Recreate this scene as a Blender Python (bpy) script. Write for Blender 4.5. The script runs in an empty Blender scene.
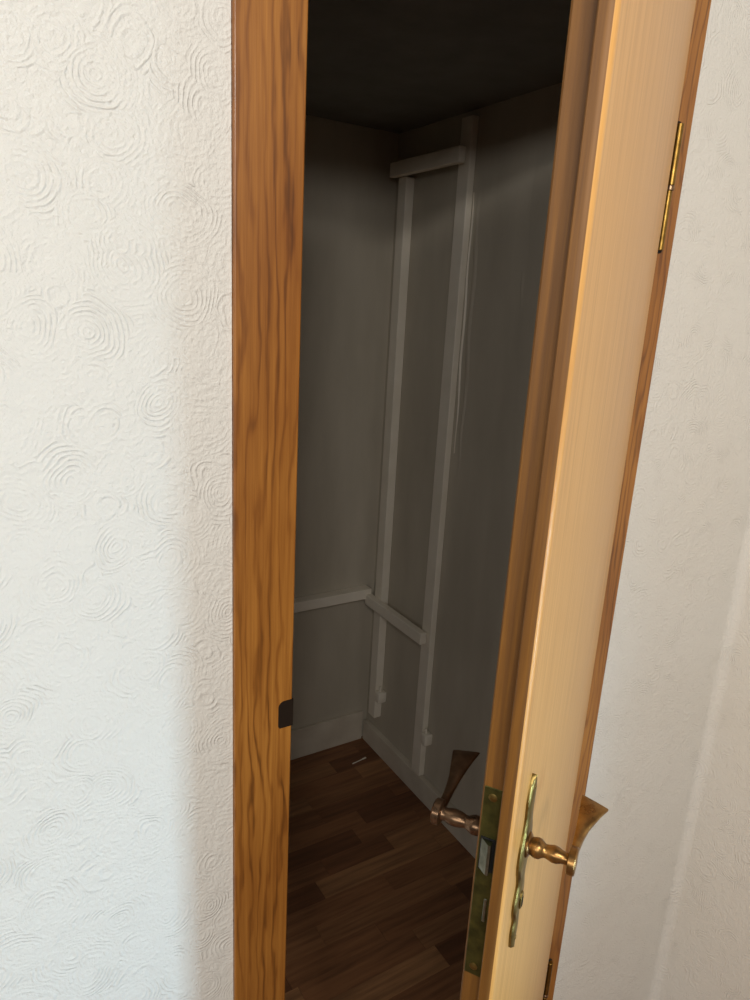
import bpy, bmesh, math, random
from mathutils import Matrix, Vector
random.seed(7)
S = bpy.context.scene
C = S.collection
EYE = 1.58                       # eye height; the door wall's front is y = 0, floor z = 0

# ------------------------------------------------------------------ camera
cd = bpy.data.cameras.new('camera'); cam = bpy.data.objects.new('camera', cd); C.objects.link(cam)
F = 695.0                        # focal length in pixels of the 750 x 1000 frame
cd.sensor_fit = 'VERTICAL'; cd.sensor_height = 24.0; cd.lens = F * 24.0 / 1000.0
cd.clip_start = 0.02
down = Vector(((238 - 375) / F, -(2980 - 500) / F, -1)).normalized()
upc = -down
fwc = Vector((0, 0, -1)); fwc = (fwc - upc * fwc.dot(upc)).normalized()
rtc = fwc.cross(upc)
A = math.radians(32)
Uc = math.cos(A) * rtc + math.sin(A) * fwc
Nc = -math.sin(A) * rtc + math.cos(A) * fwc
cam.matrix_world = Matrix.Translation((0, -0.748, EYE)) @ Matrix((Uc, Nc, upc)).to_4x4()
S.camera = cam

# ------------------------------------------------------------------ light
w = bpy.data.worlds.new('world'); S.world = w; w.use_nodes = True
bg = w.node_tree.nodes['Background']; bg.inputs[0].default_value = (1.0, 0.97, 0.94, 1); bg.inputs[1].default_value = 0.07
def area(name, loc, target, sx, sy, power, col):
    l = bpy.data.lights.new(name, 'AREA'); l.shape = 'RECTANGLE'; l.size = sx; l.size_y = sy
    l.energy = power; l.color = col
    o = bpy.data.objects.new(name, l); C.objects.link(o); o.location = loc
    o.rotation_euler = (Vector(target) - Vector(loc)).to_track_quat('-Z', 'Y').to_euler()
    return o
area('far_window', (-2.75, -3.0, EYE + 0.80), (0.8, 0.4, EYE - 0.2), 4.0, 0.35, 84, (1.0, 0.97, 0.92))
area('room_lamp', (0.10, -1.70, EYE + 0.66), (0.5, -0.1, EYE + 0.0), 0.20, 0.22, 15, (1.0, 0.96, 0.90))
area('closet_fill', (-0.45, -1.60, EYE + 0.78), (0.8, 0.8, EYE - 0.4), 0.42, 0.08, 9, (1.0, 0.95, 0.88))  # unseen fill light, added to brighten the deep closet and shadow its battens
sw = area('side_window', (1.28, -1.62, EYE - 0.92), (-0.05, 0.0, EYE - 0.84), 0.12, 0.8, 3.6, (0.50, 0.78, 1.0))
sw.data.spread = math.radians(68)
S.view_settings.view_transform = 'Standard'; S.view_settings.look = 'None'
S.view_settings.gamma = 1.0; S.view_settings.use_curve_mapping = False
S.view_settings.exposure = 0.0

# ------------------------------------------------------------------ helpers
def lin(r, g, b):
    def f(c):
        c /= 255.0
        return c / 12.92 if c <= 0.04045 else ((c + 0.055) / 1.055) ** 2.4
    return (f(r), f(g), f(b), 1)

def obj(name, bm, mat, parent=None, smooth=False, kind=None):
    bmesh.ops.recalc_face_normals(bm, faces=bm.faces)
    me = bpy.data.meshes.new(name); bm.to_mesh(me); bm.free()
    for m in (mat if isinstance(mat, (list, tuple)) else [mat]): me.materials.append(m)
    if smooth:
        for p in me.polygons: p.use_smooth = True
        me.set_sharp_from_angle(angle=math.radians(40))
    o = bpy.data.objects.new(name, me); C.objects.link(o)
    if parent is not None: o.parent = parent
    if kind: o['kind'] = kind
    return o

def struct(name, bm, mat, label=None, smooth=False):
    o = obj(name, bm, mat, smooth=smooth, kind='structure')
    if label: o['label'] = label; o['category'] = name.split('_')[0]
    return o

def bx(bm, x0, x1, y0, y1, z0, z1, bev=0.0, seg=2):
    t = bmesh.new()
    bmesh.ops.create_cube(t, size=1)
    for v in t.verts:
        v.co = Vector((x0 + (v.co.x + .5) * (x1 - x0), y0 + (v.co.y + .5) * (y1 - y0), z0 + (v.co.z + .5) * (z1 - z0)))
    if bev: bmesh.ops.bevel(t, geom=list(t.edges), offset=bev, segments=seg, affect='EDGES', profile=.5)
    merge(bm, t)
    return bm

def merge(bm, t):
    me = bpy.data.meshes.new('tmp'); t.to_mesh(me); t.free(); bm.from_mesh(me); bpy.data.meshes.remove(me)

def box(x0, x1, y0, y1, z0, z1, bev=0.0, seg=2):
    return bx(bmesh.new(), x0, x1, y0, y1, z0, z1, bev, seg)

def prism(pts, z0, z1, mats=None):
    """closed outline in x,y extruded along z"""
    bm = bmesh.new()
    a = [bm.verts.new((x, y, z0)) for x, y in pts]; b = [bm.verts.new((x, y, z1)) for x, y in pts]
    n = len(pts)
    for i in range(n):
        f = bm.faces.new((a[i], a[(i + 1) % n], b[(i + 1) % n], b[i]))
        if mats: f.material_index = mats[i]
    bm.faces.new(a[::-1]); bm.faces.new(b)
    return bm

def lathe(profile, seg=28):
    """profile of (height along +y, radius); axis y"""
    bm = bmesh.new(); rings = []
    for h, r in profile:
        rings.append([bm.verts.new((r * math.cos(2 * math.pi * k / seg), h, r * math.sin(2 * math.pi * k / seg))) for k in range(seg)])
    for p, q in zip(rings, rings[1:]):
        for k in range(seg): bm.faces.new((p[k], p[(k + 1) % seg], q[(k + 1) % seg], q[k]))
    bm.faces.new(rings[0]); bm.faces.new(rings[-1])
    return bm

def cylz(x, y, z0, z1, r, seg=20, bev=0.0):
    bm = bmesh.new()
    prof = [(z0, r - bev), (z0 + bev, r), (z1 - bev, r), (z1, r - bev)] if bev else [(z0, r), (z1, r)]
    rings = [[bm.verts.new((x + rr * math.cos(2 * math.pi * k / seg), y + rr * math.sin(2 * math.pi * k / seg), h)) for k in range(seg)] for h, rr in prof]
    for p, q in zip(rings, rings[1:]):
        for k in range(seg): bm.faces.new((p[k], p[(k + 1) % seg], q[(k + 1) % seg], q[k]))
    bm.faces.new(rings[0]); bm.faces.new(rings[-1])
    return bm

def empty(name, loc=(0, 0, 0), rz=0.0):
    o = bpy.data.objects.new(name, None); C.objects.link(o); o.location = loc; o.rotation_euler = (0, 0, rz)
    o.empty_display_size = .05
    return o

# ------------------------------------------------------------------ materials
class NT:
    def __init__(s, name):
        s.m = bpy.data.materials.new(name); s.m.use_nodes = True; s.t = s.m.node_tree
        s.b = s.t.nodes['Principled BSDF']
    def n(s, kind, **kw):
        nd = s.t.nodes.new(kind)
        for k, v in kw.items():
            if k.startswith('_'): setattr(nd, k[1:], v)
            else: nd.inputs[k.replace('__', ' ')].default_value = v
        return nd
    def l(s, a, b): s.t.links.new(a, b)
    def math(s, op, a, b=None, c=None):
        nd = s.t.nodes.new('ShaderNodeMath'); nd.operation = op
        for i, v in enumerate((a, b, c)):
            if v is None: continue
            if isinstance(v, (int, float)): nd.inputs[i].default_value = v
            else: s.l(v, nd.inputs[i])
        return nd.outputs[0]
    def coords(s, scale=(1, 1, 1), rot=(0, 0, 0), loc=(0, 0, 0)):
        tc = s.n('ShaderNodeTexCoord'); mp = s.n('ShaderNodeMapping')
        mp.inputs['Scale'].default_value = scale; mp.inputs['Rotation'].default_value = rot; mp.inputs['Location'].default_value = loc
        s.l(tc.outputs['Object'], mp.inputs['Vector']); return mp.outputs[0]
    def noise(s, vec, scale, detail=3.0, rough=.55, dist=0.0):
        nd = s.n('ShaderNodeTexNoise', Scale=scale, Detail=detail, Roughness=rough, Distortion=dist)
        s.l(vec, nd.inputs['Vector']); return nd.outputs['Fac']
    def ramp(s, fac, stops, interp='LINEAR'):
        nd = s.n('ShaderNodeValToRGB'); e = nd.color_ramp.elements; nd.color_ramp.interpolation = interp
        e[0].position, e[0].color = stops[0]; e[1].position, e[1].color = stops[-1]
        for p, c in stops[1:-1]: k = e.new(p); k.color = c
        s.l(fac, nd.inputs[0]); return nd.outputs[0]
    def mix(s, fac, a, b, mode='MIX'):
        nd = s.t.nodes.new('ShaderNodeMix'); nd.data_type = 'RGBA'; nd.blend_type = mode
        if isinstance(fac, (int, float)): nd.inputs[0].default_value = fac
        else: s.l(fac, nd.inputs[0])
        for i, v in ((6, a), (7, b)):
            if isinstance(v, tuple): nd.inputs[i].default_value = v
            else: s.l(v, nd.inputs[i])
        return nd.outputs[2]
    def bump(s, h, strength, dist):
        nd = s.n('ShaderNodeBump', Strength=strength, Distance=dist); s.l(h, nd.inputs['Height'])
        s.l(nd.outputs[0], s.b.inputs['Normal']); return nd
    def set(s, **kw):
        for k, v in kw.items(): s.b.inputs[k.replace('__', ' ')].default_value = v

G = lambda v: (v, v, v, 1)

def wall_paper(name, col, warm):
    m = NT(name)
    v = m.coords()
    wob = m.n('ShaderNodeTexNoise', Scale=10.0, Detail=3.0); m.l(v, wob.inputs['Vector'])
    vm = m.n('ShaderNodeVectorMath', _operation='MULTIPLY_ADD'); m.l(wob.outputs['Color'], vm.inputs[0])
    vm.inputs[1].default_value = (.04, .04, .04); m.l(v, vm.inputs[2])
    vor = m.n('ShaderNodeTexVoronoi', Scale=19.0, Randomness=1.0); m.l(vm.outputs[0], vor.inputs['Vector'])
    d = vor.outputs['Distance']
    rings = m.math('MAXIMUM', m.math('SINE', m.math('MULTIPLY', d, 70.0)), -0.35)
    # only a fan of arcs on one side of each centre, broken up
    df = m.n('ShaderNodeVectorMath', _operation='SUBTRACT'); m.l(vm.outputs[0], df.inputs[0]); m.l(vor.outputs['Position'], df.inputs[1])
    rd = m.n('ShaderNodeVectorMath', _operation='SUBTRACT'); m.l(vor.outputs['Color'], rd.inputs[0]); rd.inputs[1].default_value = (.5, .5, .5)
    dt = m.n('ShaderNodeVectorMath', _operation='DOT_PRODUCT'); m.l(df.outputs[0], dt.inputs[0]); m.l(rd.outputs[0], dt.inputs[1])
    side = m.ramp(m.math('MULTIPLY_ADD', dt.outputs['Value'], 30.0, .5), [(.40, G(.35)), (.62, G(1))])
    brk = m.ramp(m.noise(v, 60.0, 3.0), [(.30, G(.2)), (.54, G(.9))])
    fan = m.ramp(m.noise(v, 9.0, 2.0), [(.30, G(.5)), (.54, G(1))])
    h = m.math('MULTIPLY', m.math('MULTIPLY', m.math('MULTIPLY', rings, brk), fan), side)
    grit = m.noise(v, 260.0, 3.0)
    lump = m.noise(v, 70.0, 3.0)
    h = m.math('ADD', m.math('MULTIPLY', h, .50), m.math('ADD', m.math('MULTIPLY', grit, 1.2), m.math('MULTIPLY', lump, 1.3)))
    m.bump(h, .75, .0018)
    c = m.mix(m.noise(v, 2.2, 3.0), col, warm)
    m.l(c, m.b.inputs['Base Color']); m.set(Roughness=.75); m.b.inputs['Specular IOR Level'].default_value = .25
    return m.m

def wood(name, dark, mid, light, band=55.0, wav=1.0, rough=.33, across=(1, .55), fine=1.0, coat=.0, blot=None, seed=0.0):
    m = NT(name)
    tc = m.n('ShaderNodeTexCoord'); sp = m.n('ShaderNodeSeparateXYZ'); m.l(tc.outputs['Object'], sp.inputs[0])
    ac = m.math('ADD', m.math('MULTIPLY', sp.outputs[0], across[0]), m.math('MULTIPLY', sp.outputs[1], across[1]))
    cb = m.n('ShaderNodeCombineXYZ'); m.l(ac, cb.inputs[0]); m.l(sp.outputs[2], cb.inputs[2]); cb.inputs[1].default_value = seed
    def st(k, kz):
        vm = m.n('ShaderNodeVectorMath', _operation='MULTIPLY'); m.l(cb.outputs[0], vm.inputs[0]); vm.inputs[1].default_value = (k, 1, kz)
        return vm.outputs[0]
    big = m.noise(st(14, 2.0), 1.0, 4.0, .55)
    ring = m.math('SINE', m.math('ADD', m.math('MULTIPLY', ac, band * 2.2), m.math('MULTIPLY', big, 44.0 * wav)))
    ring = m.math('MULTIPLY_ADD', ring, .5, .5)
    ring = m.math('POWER', ring, 4.0)
    ring = m.math('MULTIPLY', ring, m.ramp(m.noise(st(22, 3.5), 1.0, 3.0, .6), [(.3, G(.15)), (.65, G(1))]))
    streak = m.noise(st(150, 3.0), 1.0, 4.0, .6)
    pore = m.noise(st(620, 16.0), 1.0, 2.0, .5)
    fac = m.math('ADD', m.math('MULTIPLY', ring, .42 * wav), m.math('ADD', m.math('MULTIPLY', streak, .75 * fine), m.math('MULTIPLY', pore, .25 * fine)))
    fac = m.math('MULTIPLY', fac, 1.0 / (.38 * wav + fine))
    c = m.ramp(fac, [(.22, light), (.48, mid), (.80, dark)])
    if blot:
        bn = m.noise(st(3.0, 1.6), 1.0, 3.0, .6)
        c = m.mix(m.ramp(bn, [(.35, G(0)), (.68, G(1))]), c, m.mix(.75, c, blot, 'MULTIPLY'))
    m.l(c, m.b.inputs['Base Color']); m.set(Roughness=rough)
    m.b.inputs['Coat Weight'].default_value = coat; m.b.inputs['Coat Roughness'].default_value = .18
    m.bump(m.math('ADD', streak, pore), .12, .0006)
    return m.m

def paint(name, col, col2, streaks=True):
    m = NT(name); v = m.coords((1, 1, .25) if streaks else (1, 1, 1))
    c = m.mix(m.ramp(m.noise(v, 9.0, 4.0), [(.3, G(0)), (.7, G(1))]), col, col2)
    m.l(c, m.b.inputs['Base Color']); m.set(Roughness=.6)
    v2 = m.coords(); h = m.math('ADD', m.noise(v, 7.0, 3.0), m.math('MULTIPLY', m.noise(v2, 180.0, 2.0), .06))
    m.bump(h, .35, .01)
    return m.m

def metal(name, a, b, rough=.33, met=1.0, sc=60.0):
    m = NT(name); v = m.coords()
    nz = m.noise(v, sc, 4.0)
    m.l(m.mix(m.ramp(nz, [(.35, G(0)), (.7, G(1))]), a, b), m.b.inputs['Base Color'])
    m.set(Metallic=met); m.l(m.math('MULTIPLY_ADD', nz, .25, rough - .12), m.b.inputs['Roughness'])
    m.bump(m.noise(v, 300.0, 2.0), .05, .0005)
    return m.m

def plain(name, col, rough=.5, met=0.0):
    m = NT(name); v = m.coords()
    d = tuple(c * .8 for c in col[:3]) + (1,)
    m.l(m.mix(m.noise(v, 40.0, 3.0), col, d), m.b.inputs['Base Color']); m.set(Roughness=rough, Metallic=met)
    return m.m

def plank_mat():
    m = NT('parquet strip'); v = m.coords((3, 45, 45))
    oi = m.n('ShaderNodeObjectInfo')
    tone = m.ramp(oi.outputs['Random'], [(0, lin(112, 70, 44)), (.2, lin(136, 90, 58)), (.55, lin(152, 104, 68)), (.85, lin(176, 128, 86)), (1, lin(124, 80, 52))])
    off = m.n('ShaderNodeVectorMath', _operation='ADD'); m.l(v, off.inputs[0])
    cb = m.n('ShaderNodeCombineXYZ'); m.l(m.math('MULTIPLY', oi.outputs['Random'], 50.0), cb.inputs[0]); m.l(m.math('MULTIPLY', oi.outputs['Random'], 90.0), cb.inputs[1])
    m.l(cb.outputs[0], off.inputs[1])
    g = m.noise(off.outputs[0], 1.6, 4.0, .6)
    c = m.mix(m.ramp(g, [(.35, G(0)), (.7, G(.55))]), tone, lin(62, 36, 22), 'MIX')
    m.l(c, m.b.inputs['Base Color']); m.set(Roughness=.5)
    return m.m

M_wall = wall_paper('embossed wallpaper', lin(226, 224, 218), lin(222, 217, 207))
M_case = wood('varnished frame wood', lin(78, 44, 14), lin(154, 98, 38), lin(192, 132, 58), band=190, wav=1.0, rough=.46, fine=1.0, coat=.12, blot=lin(186, 158, 124))
M_face = wood('light veneer', lin(172, 116, 52), lin(210, 156, 86), lin(224, 174, 104), band=260, wav=.10, rough=.4, across=(1, 0), fine=1.0, coat=.15)
M_edge = wood('door edge wood', lin(72, 42, 10), lin(110, 70, 17), lin(138, 91, 26), band=260, wav=.25, rough=.6, across=(.7, 1), coat=.0)
M_closet = paint('closet wall paint', lin(204, 196, 180), lin(188, 180, 164))
M_batten = paint('white gloss batten paint', lin(246, 239, 225), lin(236, 228, 212), False)
M_board = paint('closet skirting paint', lin(222, 214, 198), lin(200, 190, 174), False)
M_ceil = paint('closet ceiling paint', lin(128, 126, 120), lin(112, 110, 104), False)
M_plank = plank_mat()
M_gap = plain('dark joint', lin(38, 24, 16), .8)
M_bronze = metal('bronze handle', lin(122, 88, 50), lin(168, 128, 74), .30, .85)
M_dbronze = metal('dark bronze handle', lin(104, 80, 60), lin(136, 108, 82), .30, .85)
M_olive = metal('tarnished brass', lin(122, 102, 54), lin(150, 128, 76), .40, 1.0, 90)
M_plate = metal('olive lock plate', lin(74, 74, 40), lin(104, 100, 52), .45, .9, 70)
M_brass = metal('brass hinge', lin(150, 118, 58), lin(120, 90, 42), .42)
M_steel = metal('steel bolt', lin(140, 142, 128), lin(92, 94, 78), .36)
M_dark = plain('dark brown strike', lin(44, 34, 26), .5, .3)
M_black = plain('black hole', lin(12, 10, 8), .9)
M_rfloor = wood('room floor wood', lin(92, 55, 33), lin(126, 82, 50), lin(150, 104, 66), band=40, wav=.4)

# ------------------------------------------------------------------ the setting
X0, X1 = 0.274, 0.3545          # left frame board
XR0, XR1 = 0.925, 0.9895       # right frame board
LINT = EYE + 0.45              # underside of the head
TOP = 2.6
RW = 1.385                     # side wall of the room
bm = bmesh.new()
wy0, wy1 = 0.006, 0.13
bx(bm, -2.4, X0 - .0005, wy0, wy1, -.20, TOP)
bx(bm, XR1 + .0005, RW + .12, wy0, wy1, -.20, TOP)
bx(bm, X0 - .0005, XR1 + .0005, wy0, wy1, LINT + .0785, TOP)
struct('wall_front', bm, M_wall, 'white embossed wallpaper wall around the closet door')
# the side wall meets the door wall in a soft plastered corner
R_ = .022
pts = [(RW + .12, wy0), (RW - R_, wy0)]
for k in range(1, 13):
    t = math.pi / 2 * k / 12
    pts.append((RW - R_ + R_ * math.sin(t), wy0 - R_ + R_ * math.cos(t)))
pts += [(RW, -3.2), (RW + .12, -3.2)]
struct('wall_right', prism(pts, -.20, TOP), M_wall, 'white embossed wallpaper side wall meeting the door wall in a soft corner', smooth=True)

CX0, CX1 = -0.35, 1.236        # closet
CY1 = 1.955 - .748
CZ = EYE + 0.50
wall_back = struct('wall_back', box(CX0 - .1, CX1 + .1, CY1, CY1 + .1, 0, CZ + .1), M_closet, 'grey painted back wall of the dark closet')
wall_cr = struct('wall_closet_right', box(CX1, CX1 + .1, wy1, CY1, 0, CZ + .1), M_closet, 'grey painted side wall of the dark closet')
struct('wall_closet_left', box(CX0 - .1, CX0, wy1, CY1, 0, CZ + .1), M_closet, 'grey painted closet wall hidden behind the door frame')
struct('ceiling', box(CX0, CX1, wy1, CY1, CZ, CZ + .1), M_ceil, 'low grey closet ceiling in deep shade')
fl = struct('floor', box(CX0 - .1, CX1 + .1, 0.012, CY1 + .1, -.30, -.0025), M_gap, 'brown strip parquet floor of the closet')
struct('floor_room', box(-2.4, RW + .12, -3.2, 0.0, -.30, -.20), M_rfloor, 'brown wooden floor of the room outside the closet')
# parquet strips, each its own piece
row, y, k = .0655, .014, 0
meshes = {}
while y < CY1 - .002:
    y1 = min(y + row, CY1 - .001)
    x = CX0 + .002 - random.uniform(0, .25)
    while x < CX1 - .003:
        ln = random.choice((.22, .27, .33, .40))
        xa, xb = max(x, CX0 + .001), min(x + ln, CX1 - .001)
        if xb - xa > .01:
            key = (round(xb - xa, 3), round(y1 - y, 3))
            if key not in meshes:
                b = box(0, key[0] - .0007, 0, key[1] - .0007, 0, .0028)
                me = bpy.data.meshes.new('plank'); bmesh.ops.recalc_face_normals(b, faces=b.faces); b.to_mesh(me); b.free(); me.materials.append(M_plank)
                meshes[key] = me
            o = bpy.data.objects.new('plank', meshes[key]); C.objects.link(o); o.parent = fl; o.location = (xa, y, -.0027)
        x += ln
    y += row

# skirting boards
b = box(CX0 + .001, CX1 - .024, CY1 - .013, CY1 - .0005, .001, .118, .002)
struct('baseboard_back', b, M_board, 'scuffed pale skirting board along the closet back wall')
b = box(CX1 - .021, CX1 - .0005, wy1 + .002, CY1 - .014, .001, .080, .002)
struct('baseboard_right', b, M_board, 'thick pale skirting board along the closet side wall')

# ------------------------------------------------------------------ door frame
t1 = bmesh.new()
bx(t1, X0, X1, 0, wy1, .0, LINT + .078, .002, 3)
bx(t1, X1 - .004, X1 + .010, .030, wy1, .0, LINT, .001)
trim1 = struct('trim_1', t1, M_case, 'varnished brown wooden door frame post with cathedral grain and strike plate')
t2 = bmesh.new()
bx(t2, XR0, XR1, 0, wy1, .0, LINT + .078, .002, 3)
bx(t2, XR0 - .010, XR0 + .004, .034, wy1, .0, LINT, .001)
trim2 = struct('trim_2', t2, M_case, 'varnished brown wooden door frame post carrying the brass hinges')
t3 = bmesh.new()
bx(t3, X1, XR0, 0, wy1, LINT, LINT + .078, .002, 3)
trim3 = struct('trim_3', t3, M_case, 'varnished brown wooden door frame head above the opening')
# strike plate: rounded dark tongue let into the front edge of the post
sz0, sz1 = EYE - .552, EYE - .512
pts = [(X1 + .0004, sz0), (X1 - .0200, sz0)]
pts[1] = (X1 - .0200, sz0 + .003); pts.insert(1, (X1 - .0180, sz0))
r = .009
for k in range(9):
    t = math.pi / 2 * k / 8
    pts.append((X1 - .0200 + r - r * math.cos(t), sz1 - r + r * math.sin(t)))
pts.append((X1 + .0004, sz1))
bm = prism([(p[0], p[1]) for p in pts], 0, .0022)
for v in bm.verts: v.co = Vector((v.co.x, .0012 - v.co.z, v.co.y))
bx(bm, X1 - .001, X1 + .0012, -.0008, .028, sz0, sz1)
st = obj('strike_plate', bm, M_dark, trim1); st['label'] = 'dark brown strike plate with a rounded corner'

# ------------------------------------------------------------------ door
PX, PY = 0.93586, 0.7325 - .748
TH = math.radians(33.127)
W = .595
door = empty('door_1', (PX, PY, 0), math.pi + TH)
# local axes: +x runs from hinge to lock edge, +y is the room side of the leaf
door['label'] = 'wooden veneer door standing ajar with lever handles'; door['category'] = 'door'; door['kind'] = 'structure'
DZ0, DZ1 = .008, LINT + .012
T0, TL = -.0385, -.0155         # closet side face, lip underside
lip = .014
# leaf cross-section with a rebated lip and rounded room-side arris
sec, mats = [], []
def P_(x, y, m): sec.append((x, y)); mats.append(m)
P_(lip, T0, 1)                   # inside face
P_(W - lip - .002, T0, 1)
P_(W - lip, T0 + .002, 1)        # lock edge
P_(W - lip, TL, 1)               # lip underside
P_(W - .001, TL, 1)
P_(W, TL + .001, 1)
ra = .0085
for k in range(11):
    t = math.pi / 2 * k / 10
    P_(W - ra + ra * math.cos(t), -ra + ra * math.sin(t), 1 if k < 4 else 0)
mats[-1] = 0                     # room-side face
P_(.002, 0, 1)
P_(0.0005, -.0015, 1)
P_(0.0005, TL, 1)
P_(lip, TL, 1)
leaf = obj('leaf', prism(sec, DZ0, DZ1, mats), [M_face, M_edge], door, True)
leaf['label'] = 'pale straight-grained veneer leaf with an orange-brown rebated edge'

HZ = EYE - .563                  # handle axis
HA = .525
# lock faceplate on the edge
xe = W - lip
b = box(xe - .002, xe + .0008, -.0365, -.0170, EYE - .706, EYE - .464, .0007, 1)
fp = obj('lock_faceplate', b, M_plate, door); fp['label'] = 'olive tarnished lock faceplate'
def screw(z, yy=-.0268):
    b = lathe([(0, .0046), (.0007, .0046), (.0011, .0036)], 18)
    bx(b, -.0036, .0036, .0009, .00135, -.0005, .0005)
    for v in b.verts: v.co = Vector((xe + .0006 + v.co.y, yy + v.co.x, z + v.co.z))
    obj('screw', b, M_olive, fp, True)
screw(EYE - .475); screw(EYE - .694)
# slot and bevelled latch
lz0, lz1 = EYE - .563, EYE - .526
obj('latch_opening', box(xe + .0002, xe + .0012, -.0345, -.0185, lz0 - .002, lz1 + .002), M_black, fp)
lt = prism([(xe - .004, -.0335), (xe + .0015, -.0335), (xe + .009, -.0245), (xe + .009, -.0215), (xe - .004, -.0215)], lz0, lz1)
lb = obj('latch_bolt', lt, M_steel, fp); lb['label'] = 'bright bevelled steel latch'
obj('dead_bolt', box(xe - .004, xe + .0018, -.0238, -.0205, EYE - .630, EYE - .600, .0006, 1), M_steel, fp)

# long wavy backplates on both faces
prof = [(-.132, .0005), (-.128, .0055), (-.116, .0085), (-.104, .0098), (-.094, .0080), (-.088, .0082), (-.078, .0125), (-.068, .0150), (-.058, .0148), (-.048, .0118), (-.040, .0100),
        (-.030, .0118), (-.018, .0165), (-.006, .0190), (.006, .0190), (.018, .0165), (.030, .0122), (.044, .0098), (.056, .0108), (.066, .0118), (.076, .0100), (.084, .0070), (.090, .0025), (.092, .0005)]
def smooth_prof(p, n=6):
    out = []
    for i in range(len(p) - 1):
        p0 = p[max(i - 1, 0)]; p1 = p[i]; p2 = p[i + 1]; p3 = p[min(i + 2, len(p) - 1)]
        for k in range(n):
            t = k / n
            q = [.5 * (2 * p1[j] + (p2[j] - p0[j]) * t + (2 * p0[j] - 5 * p1[j] + 4 * p2[j] - p3[j]) * t * t + (3 * p1[j] - p0[j] - 3 * p2[j] + p3[j]) * t ** 3) for j in (0, 1)]
            out.append((q[0], max(q[1], .0003)))
    return out + [p[-1]]
def backplate(face, sgn, mat):
    sp = smooth_prof(prof, 4)
    bm = bmesh.new(); rows = []
    for z, hw in sp:
        z = z * 1.04 - .006; hw *= 1.3
        c = min(.0025, hw * .4)
        sec = [(-hw, 0), (-hw, .0024), (-hw + c, .0046), (0, .0054), (hw - c, .0046), (hw, .0024), (hw, 0)]
        rows.append([bm.verts.new((HA + x, face + sgn * y, HZ + z)) for x, y in sec])
    for p, q in zip(rows, rows[1:]):
        for i in range(6): bm.faces.new((p[i], p[i + 1], q[i + 1], q[i]))
        bm.faces.new((p[6], p[0], q[0], q[6]))
    bm.faces.new(rows[0]); bm.faces.new(rows[-1])
    o = obj('backplate', bm, mat, door, True)
    # keyhole with a raised cover
    b = lathe([(0, .0078), (.0018, .0078), (.0026, .0066)], 24)
    for v in b.verts: v.co = Vector((HA + v.co.x * .8, face + sgn * (.0048 + v.co.y), HZ - .075 + v.co.z * 1.5))
    obj('keyhole_cover', b, mat, o, True)
    b = box(-.0018, .0018, 0, .0012, -.0075, .004); 
    for v in b.verts: v.co = Vector((HA + v.co.x, face + sgn * (.0068 + v.co.y), HZ - .075 + v.co.z))
    obj('keyhole', b, M_black, o)
    for zz in (.075, -.129):
        b = lathe([(0, .0030), (.0008, .0028), (.0014, .0016)], 14)
        for v in b.verts: v.co = Vector((HA + v.co.x, face + sgn * (.0046 + v.co.y), HZ + zz + v.co.z))
        obj('plate_screw', b, mat, o, True)
    return o
bp = backplate(0.0, 1, M_olive); bp['label'] = 'wavy brass backplate on the room side'
bp2 = backplate(T0, -1, M_dbronze); bp2['label'] = 'dark bronze backplate on the closet side'

def lever(face, sgn, mat, neck, blade, label):
    # turned neck
    b = lathe(neck, 32)
    for v in b.verts: v.co = Vector((HA + v.co.x, face + sgn * v.co.y, HZ + v.co.z))
    o = obj('lever_handle', b, mat, door, True); o['label'] = label
    # flared grip swept from the neck towards the hinge
    bm = bmesh.new(); rows = []
    for (a, y, hw, z, hh) in blade:
        ring = []
        for k in range(16):
            t = 2 * math.pi * k / 16
            cx, cz = math.cos(t), math.sin(t)
            e = .55
            sx = math.copysign(abs(cx) ** e, cx); szz = math.copysign(abs(cz) ** e, cz)
            ring.append(bm.verts.new((a + sx * hw * 0.35 * (1 if a < .47 else 0), face + sgn * (y + sx * hw), HZ + z + szz * hh)))
        rows.append(ring)
    for p, q in zip(rows, rows[1:]):
        for i in range(16): bm.faces.new((p[i], p[(i + 1) % 16], q[(i + 1) % 16], q[i]))
    bm.faces.new(rows[0]); bm.faces.new(rows[-1])
    obj('grip', bm, mat, o, True)
    return o
neck_r = [(.003, .0135), (.0065, .0138), (.0085, .0115), (.0090, .0095), (.011, .0100), (.015, .0112), (.019, .0108), (.022, .0085), (.0245, .0072), (.028, .0078), (.033, .0092), (.038, .0088), (.042, .0072), (.046, .0064), (.0485, .0068), (.0490, .0135), (.0500, .0152), (.0565, .0152), (.0580, .0138), (.0584, .007)]
neck_l = [(.003, .0135), (.0065, .0138), (.0085, .0115), (.0090, .0095), (.012, .0105), (.018, .0112), (.022, .0098), (.026, .0076), (.029, .0074), (.034, .0088), (.040, .0098), (.046, .0092), (.051, .0078), (.055, .0076), (.0565, .0080), (.0570, .0132), (.0580, .0148), (.0655, .0148), (.0670, .0134), (.0674, .007)]
def blade(y0, dy, la, up):
    q = [(0, 0, .0040, 0, .0080), (.14, 0, .0042, .03, .0078), (.28, .05, .0046, .14, .0066), (.42, .15, .0056, .31, .0052), (.56, .3, .0074, .52, .0042),
         (.70, .5, .0100, .72, .0034), (.84, .75, .0130, .90, .0028), (.97, 1, .0160, 1, .0024), (1, 1, .0160, 1, .0012)]
    return [(.530 - la * t, y0 + dy * u, hw, up * z, hh) for t, u, hw, z, hh in q]
lever(0.0, 1, M_bronze, neck_r, blade(.0530, .009, .088, .019), 'bronze lever handle flaring at its tip, room side')
lever(T0, -1, M_dbronze, neck_l, blade(.0610, .000, .100, .022), 'dark bronze lever handle flaring at its tip, closet side')

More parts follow.
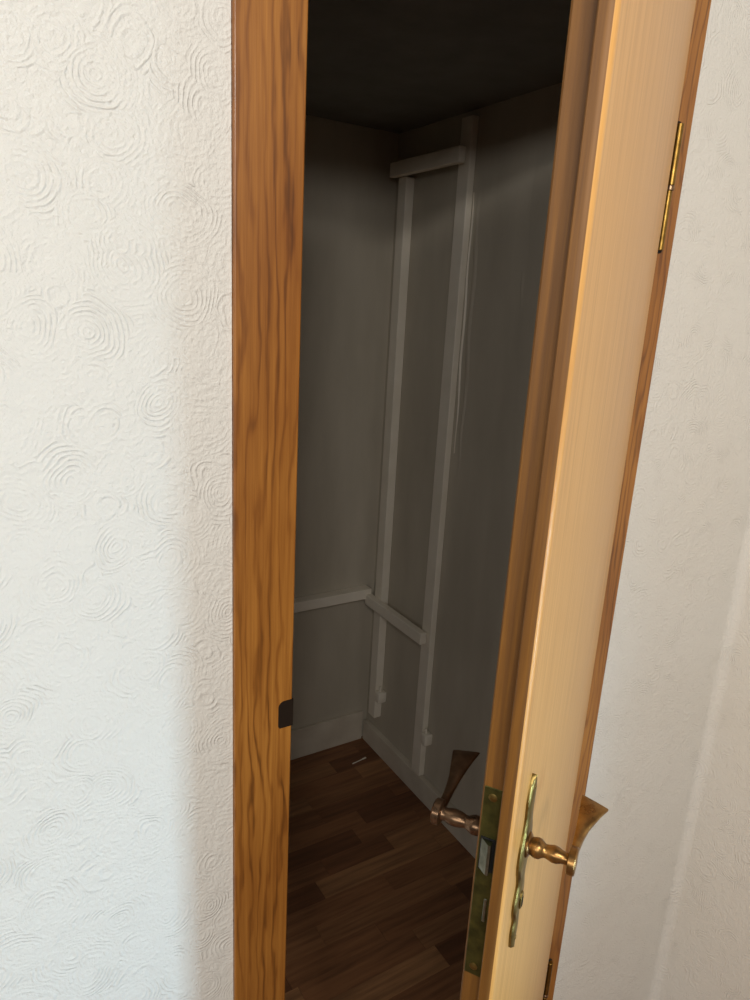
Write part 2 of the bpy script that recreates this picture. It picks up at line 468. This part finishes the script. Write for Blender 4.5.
# hinges: two-piece brass barrels let into the frame post
def hinge(zc):
    h = empty('hinge'); h.parent = door
    inv = door.matrix_basis.inverted()
    h.matrix_parent_inverse = inv
    h.location = (.9525, -.0046, zc)
    h['label'] = 'brass lift-off hinge let into the frame'
    pts = []
    zt, zb, hw = .092, -.092, .0066
    for k in range(9):
        t = math.pi * k / 8
        pts.append((hw * math.cos(t), zt - hw + hw * math.sin(t)))
    for k in range(9):
        t = math.pi * k / 8
        pts.append((-hw * math.cos(t), zb + hw - hw * math.sin(t)))
    bm = prism(pts, 0, .0012)
    for v in bm.verts: v.co = Vector((v.co.x + .0045, .0034 - v.co.z + .0006, v.co.y))
    obj('mortise_plate', bm, M_black, h)
    obj('upper_barrel', cylz(.0035, 0, .004, .088, .0056, 20, .0008), M_brass, h, True)
    obj('lower_barrel', cylz(.0015, 0, -.088, -.003, .0050, 20, .0008), M_brass, h, True)
    obj('bearing_ring', cylz(.0025, 0, -.003, .004, .0062, 20, .0008), M_dbronze, h, True)
    return h
hinge(EYE + .192); hinge(EYE - 1.38)

# ------------------------------------------------------------------ battens in the closet
def thing(name, bm, mat, label, cat, group=None, smooth=False):
    o = obj(name, bm, mat, smooth=smooth); o['label'] = label; o['category'] = cat
    if group: o['group'] = group
    return o
yy = lambda v: v - .748
p1 = thing('upright_batten', box(CX1 - .030, CX1 - .0004, yy(1.855), yy(1.897), EYE - 1.44, EYE + .368, .0022), M_batten, 'white upright batten in the closet corner, ending above the skirting', 'batten')
p2 = thing('upright_batten', box(CX1 - .021, CX1 - .0004, yy(1.574), yy(1.621), .082, EYE + .482, .0022), M_batten, 'tall white upright batten reaching from skirting up past the top cross batten', 'batten')
thing('cross_batten', box(CX1 - .052, CX1 - .0305, yy(1.580), yy(1.915), EYE + .368, EYE + .408, .0025), M_batten, 'white cross batten near the closet ceiling joining both uprights', 'batten')
thing('cross_batten', box(CX1 - .055, CX1 - .0305, yy(1.580), yy(1.922), EYE - 1.012, EYE - .974, .0030), M_batten, 'white cross batten at low shelf height on the closet side wall', 'batten')
thing('shelf_rail', box(CX0 + .002, CX1 - .032, CY1 - .040, CY1 - .0004, EYE - .992, EYE - .956, .0025), M_batten, 'white horizontal shelf rail along the closet back wall', 'rail')

# painted-over bolts beside the feet of the uprights
def bolt(y, z, depth, label):
    t = empty('painted_bolt', (CX1 - .0004, yy(y), z)); t['label'] = label; t['category'] = 'bolt'; t['group'] = 'painted bolts by the uprights'
    obj('bolt_block', box(-depth, 0, -.015, .015, -.020, .020, .006, 3), M_batten, t, True)
    obj('bolt_pin', cylz(-depth * .55, .003, .019, .038, .0042, 12, .0012), M_batten, t, True)
bolt(1.839, EYE - 1.345, .034, 'small white painted bolt beside the corner upright')
bolt(1.558, EYE - 1.345, .030, 'small white painted bolt beside the tall upright')

# torn wallpaper on the closet side wall: a loose sheet edge and wrinkles
def ridge(name, pts, w, h, mat, parent):
    """low rounded ridge on the side wall through (y, z) points"""
    bm = bmesh.new(); rows = []
    for i, (y, z) in enumerate(pts):
        a = pts[max(i - 1, 0)]; b = pts[min(i + 1, len(pts) - 1)]
        d = Vector((b[0] - a[0], b[1] - a[1])).normalized(); nn = Vector((-d.y, d.x))
        s = math.sin(math.pi * (i + .3) / (len(pts) - .4))
        s = max(.15, s)
        rows.append([bm.verts.new((CX1 - h * s * math.cos(q * math.pi / 2) + .0002, yy(y) + nn.x * w * q, z + EYE + nn.y * w * q)) for q in (-1, -.5, 0, .5, 1)])
    for p, q in zip(rows, rows[1:]):
        for i in range(4): bm.faces.new((p[i], p[i + 1], q[i + 1], q[i]))
    return obj(name, bm, mat, parent, True)
random.seed(3)
sheet = []
for i in range(15):
    z = .334 - i * .06
    sheet.append((1.335 + .006 * math.sin(i * 1.3) + .004 * random.random() + (.0 if i < 8 else -.006 * (i - 7)), z))
outl = [(y, z) for y, z in sheet] + [(.93, sheet[-1][1]), (.93, .334)]
bm = prism(outl, 0, .007)
for v in bm.verts: v.co = Vector((CX1 - v.co.z, yy(v.co.x), v.co.y + EYE))
obj('loose_wallpaper_sheet', bm, M_closet, wall_cr)
ridge('wallpaper_wrinkle', [(1.352 - .004 * i + .003 * math.sin(i), .10 - .03 * i) for i in range(11)], .006, .004, M_closet, wall_cr)
ridge('wallpaper_wrinkle', [(1.548 - .001 * i + .004 * math.sin(i * .9), .30 - .04 * i) for i in range(16)], .010, .004, M_closet, wall_cr)
ridge('wallpaper_wrinkle', [(1.535 + .003 * math.sin(i * 1.1), -.12 - .03 * i) for i in range(12)], .007, .0035, M_closet, wall_cr)
ridge('torn_wallpaper_edge', [(1.571 - .002 * math.sin(i * .7) - .0005 * i, .30 - .028 * i) for i in range(26)], .003, .005, M_batten, wall_cr)
ridge('wallpaper_wrinkle', [(1.300 - .006 * i, -.05 - .02 * i) for i in range(8)], .005, .003, M_closet, wall_cr)

# a pale sliver lying on the parquet
bm = bmesh.new()
for (sx, sy, x0_, y0_) in ((1, 0, 0, 0),):
    bx(bm, -.028, .028, -.0022, .0022, 0, .0018, .0006, 1)
    bx(bm, .018, .034, -.0035, .0035, .0004, .0026, .0008, 1)
sl = thing('paint_sliver', bm, M_batten, 'thin white sliver of paint lying on the closet parquet', 'debris')
sl.location = (1.135, yy(1.83), .0002); sl.rotation_euler = (0, 0, math.radians(8))
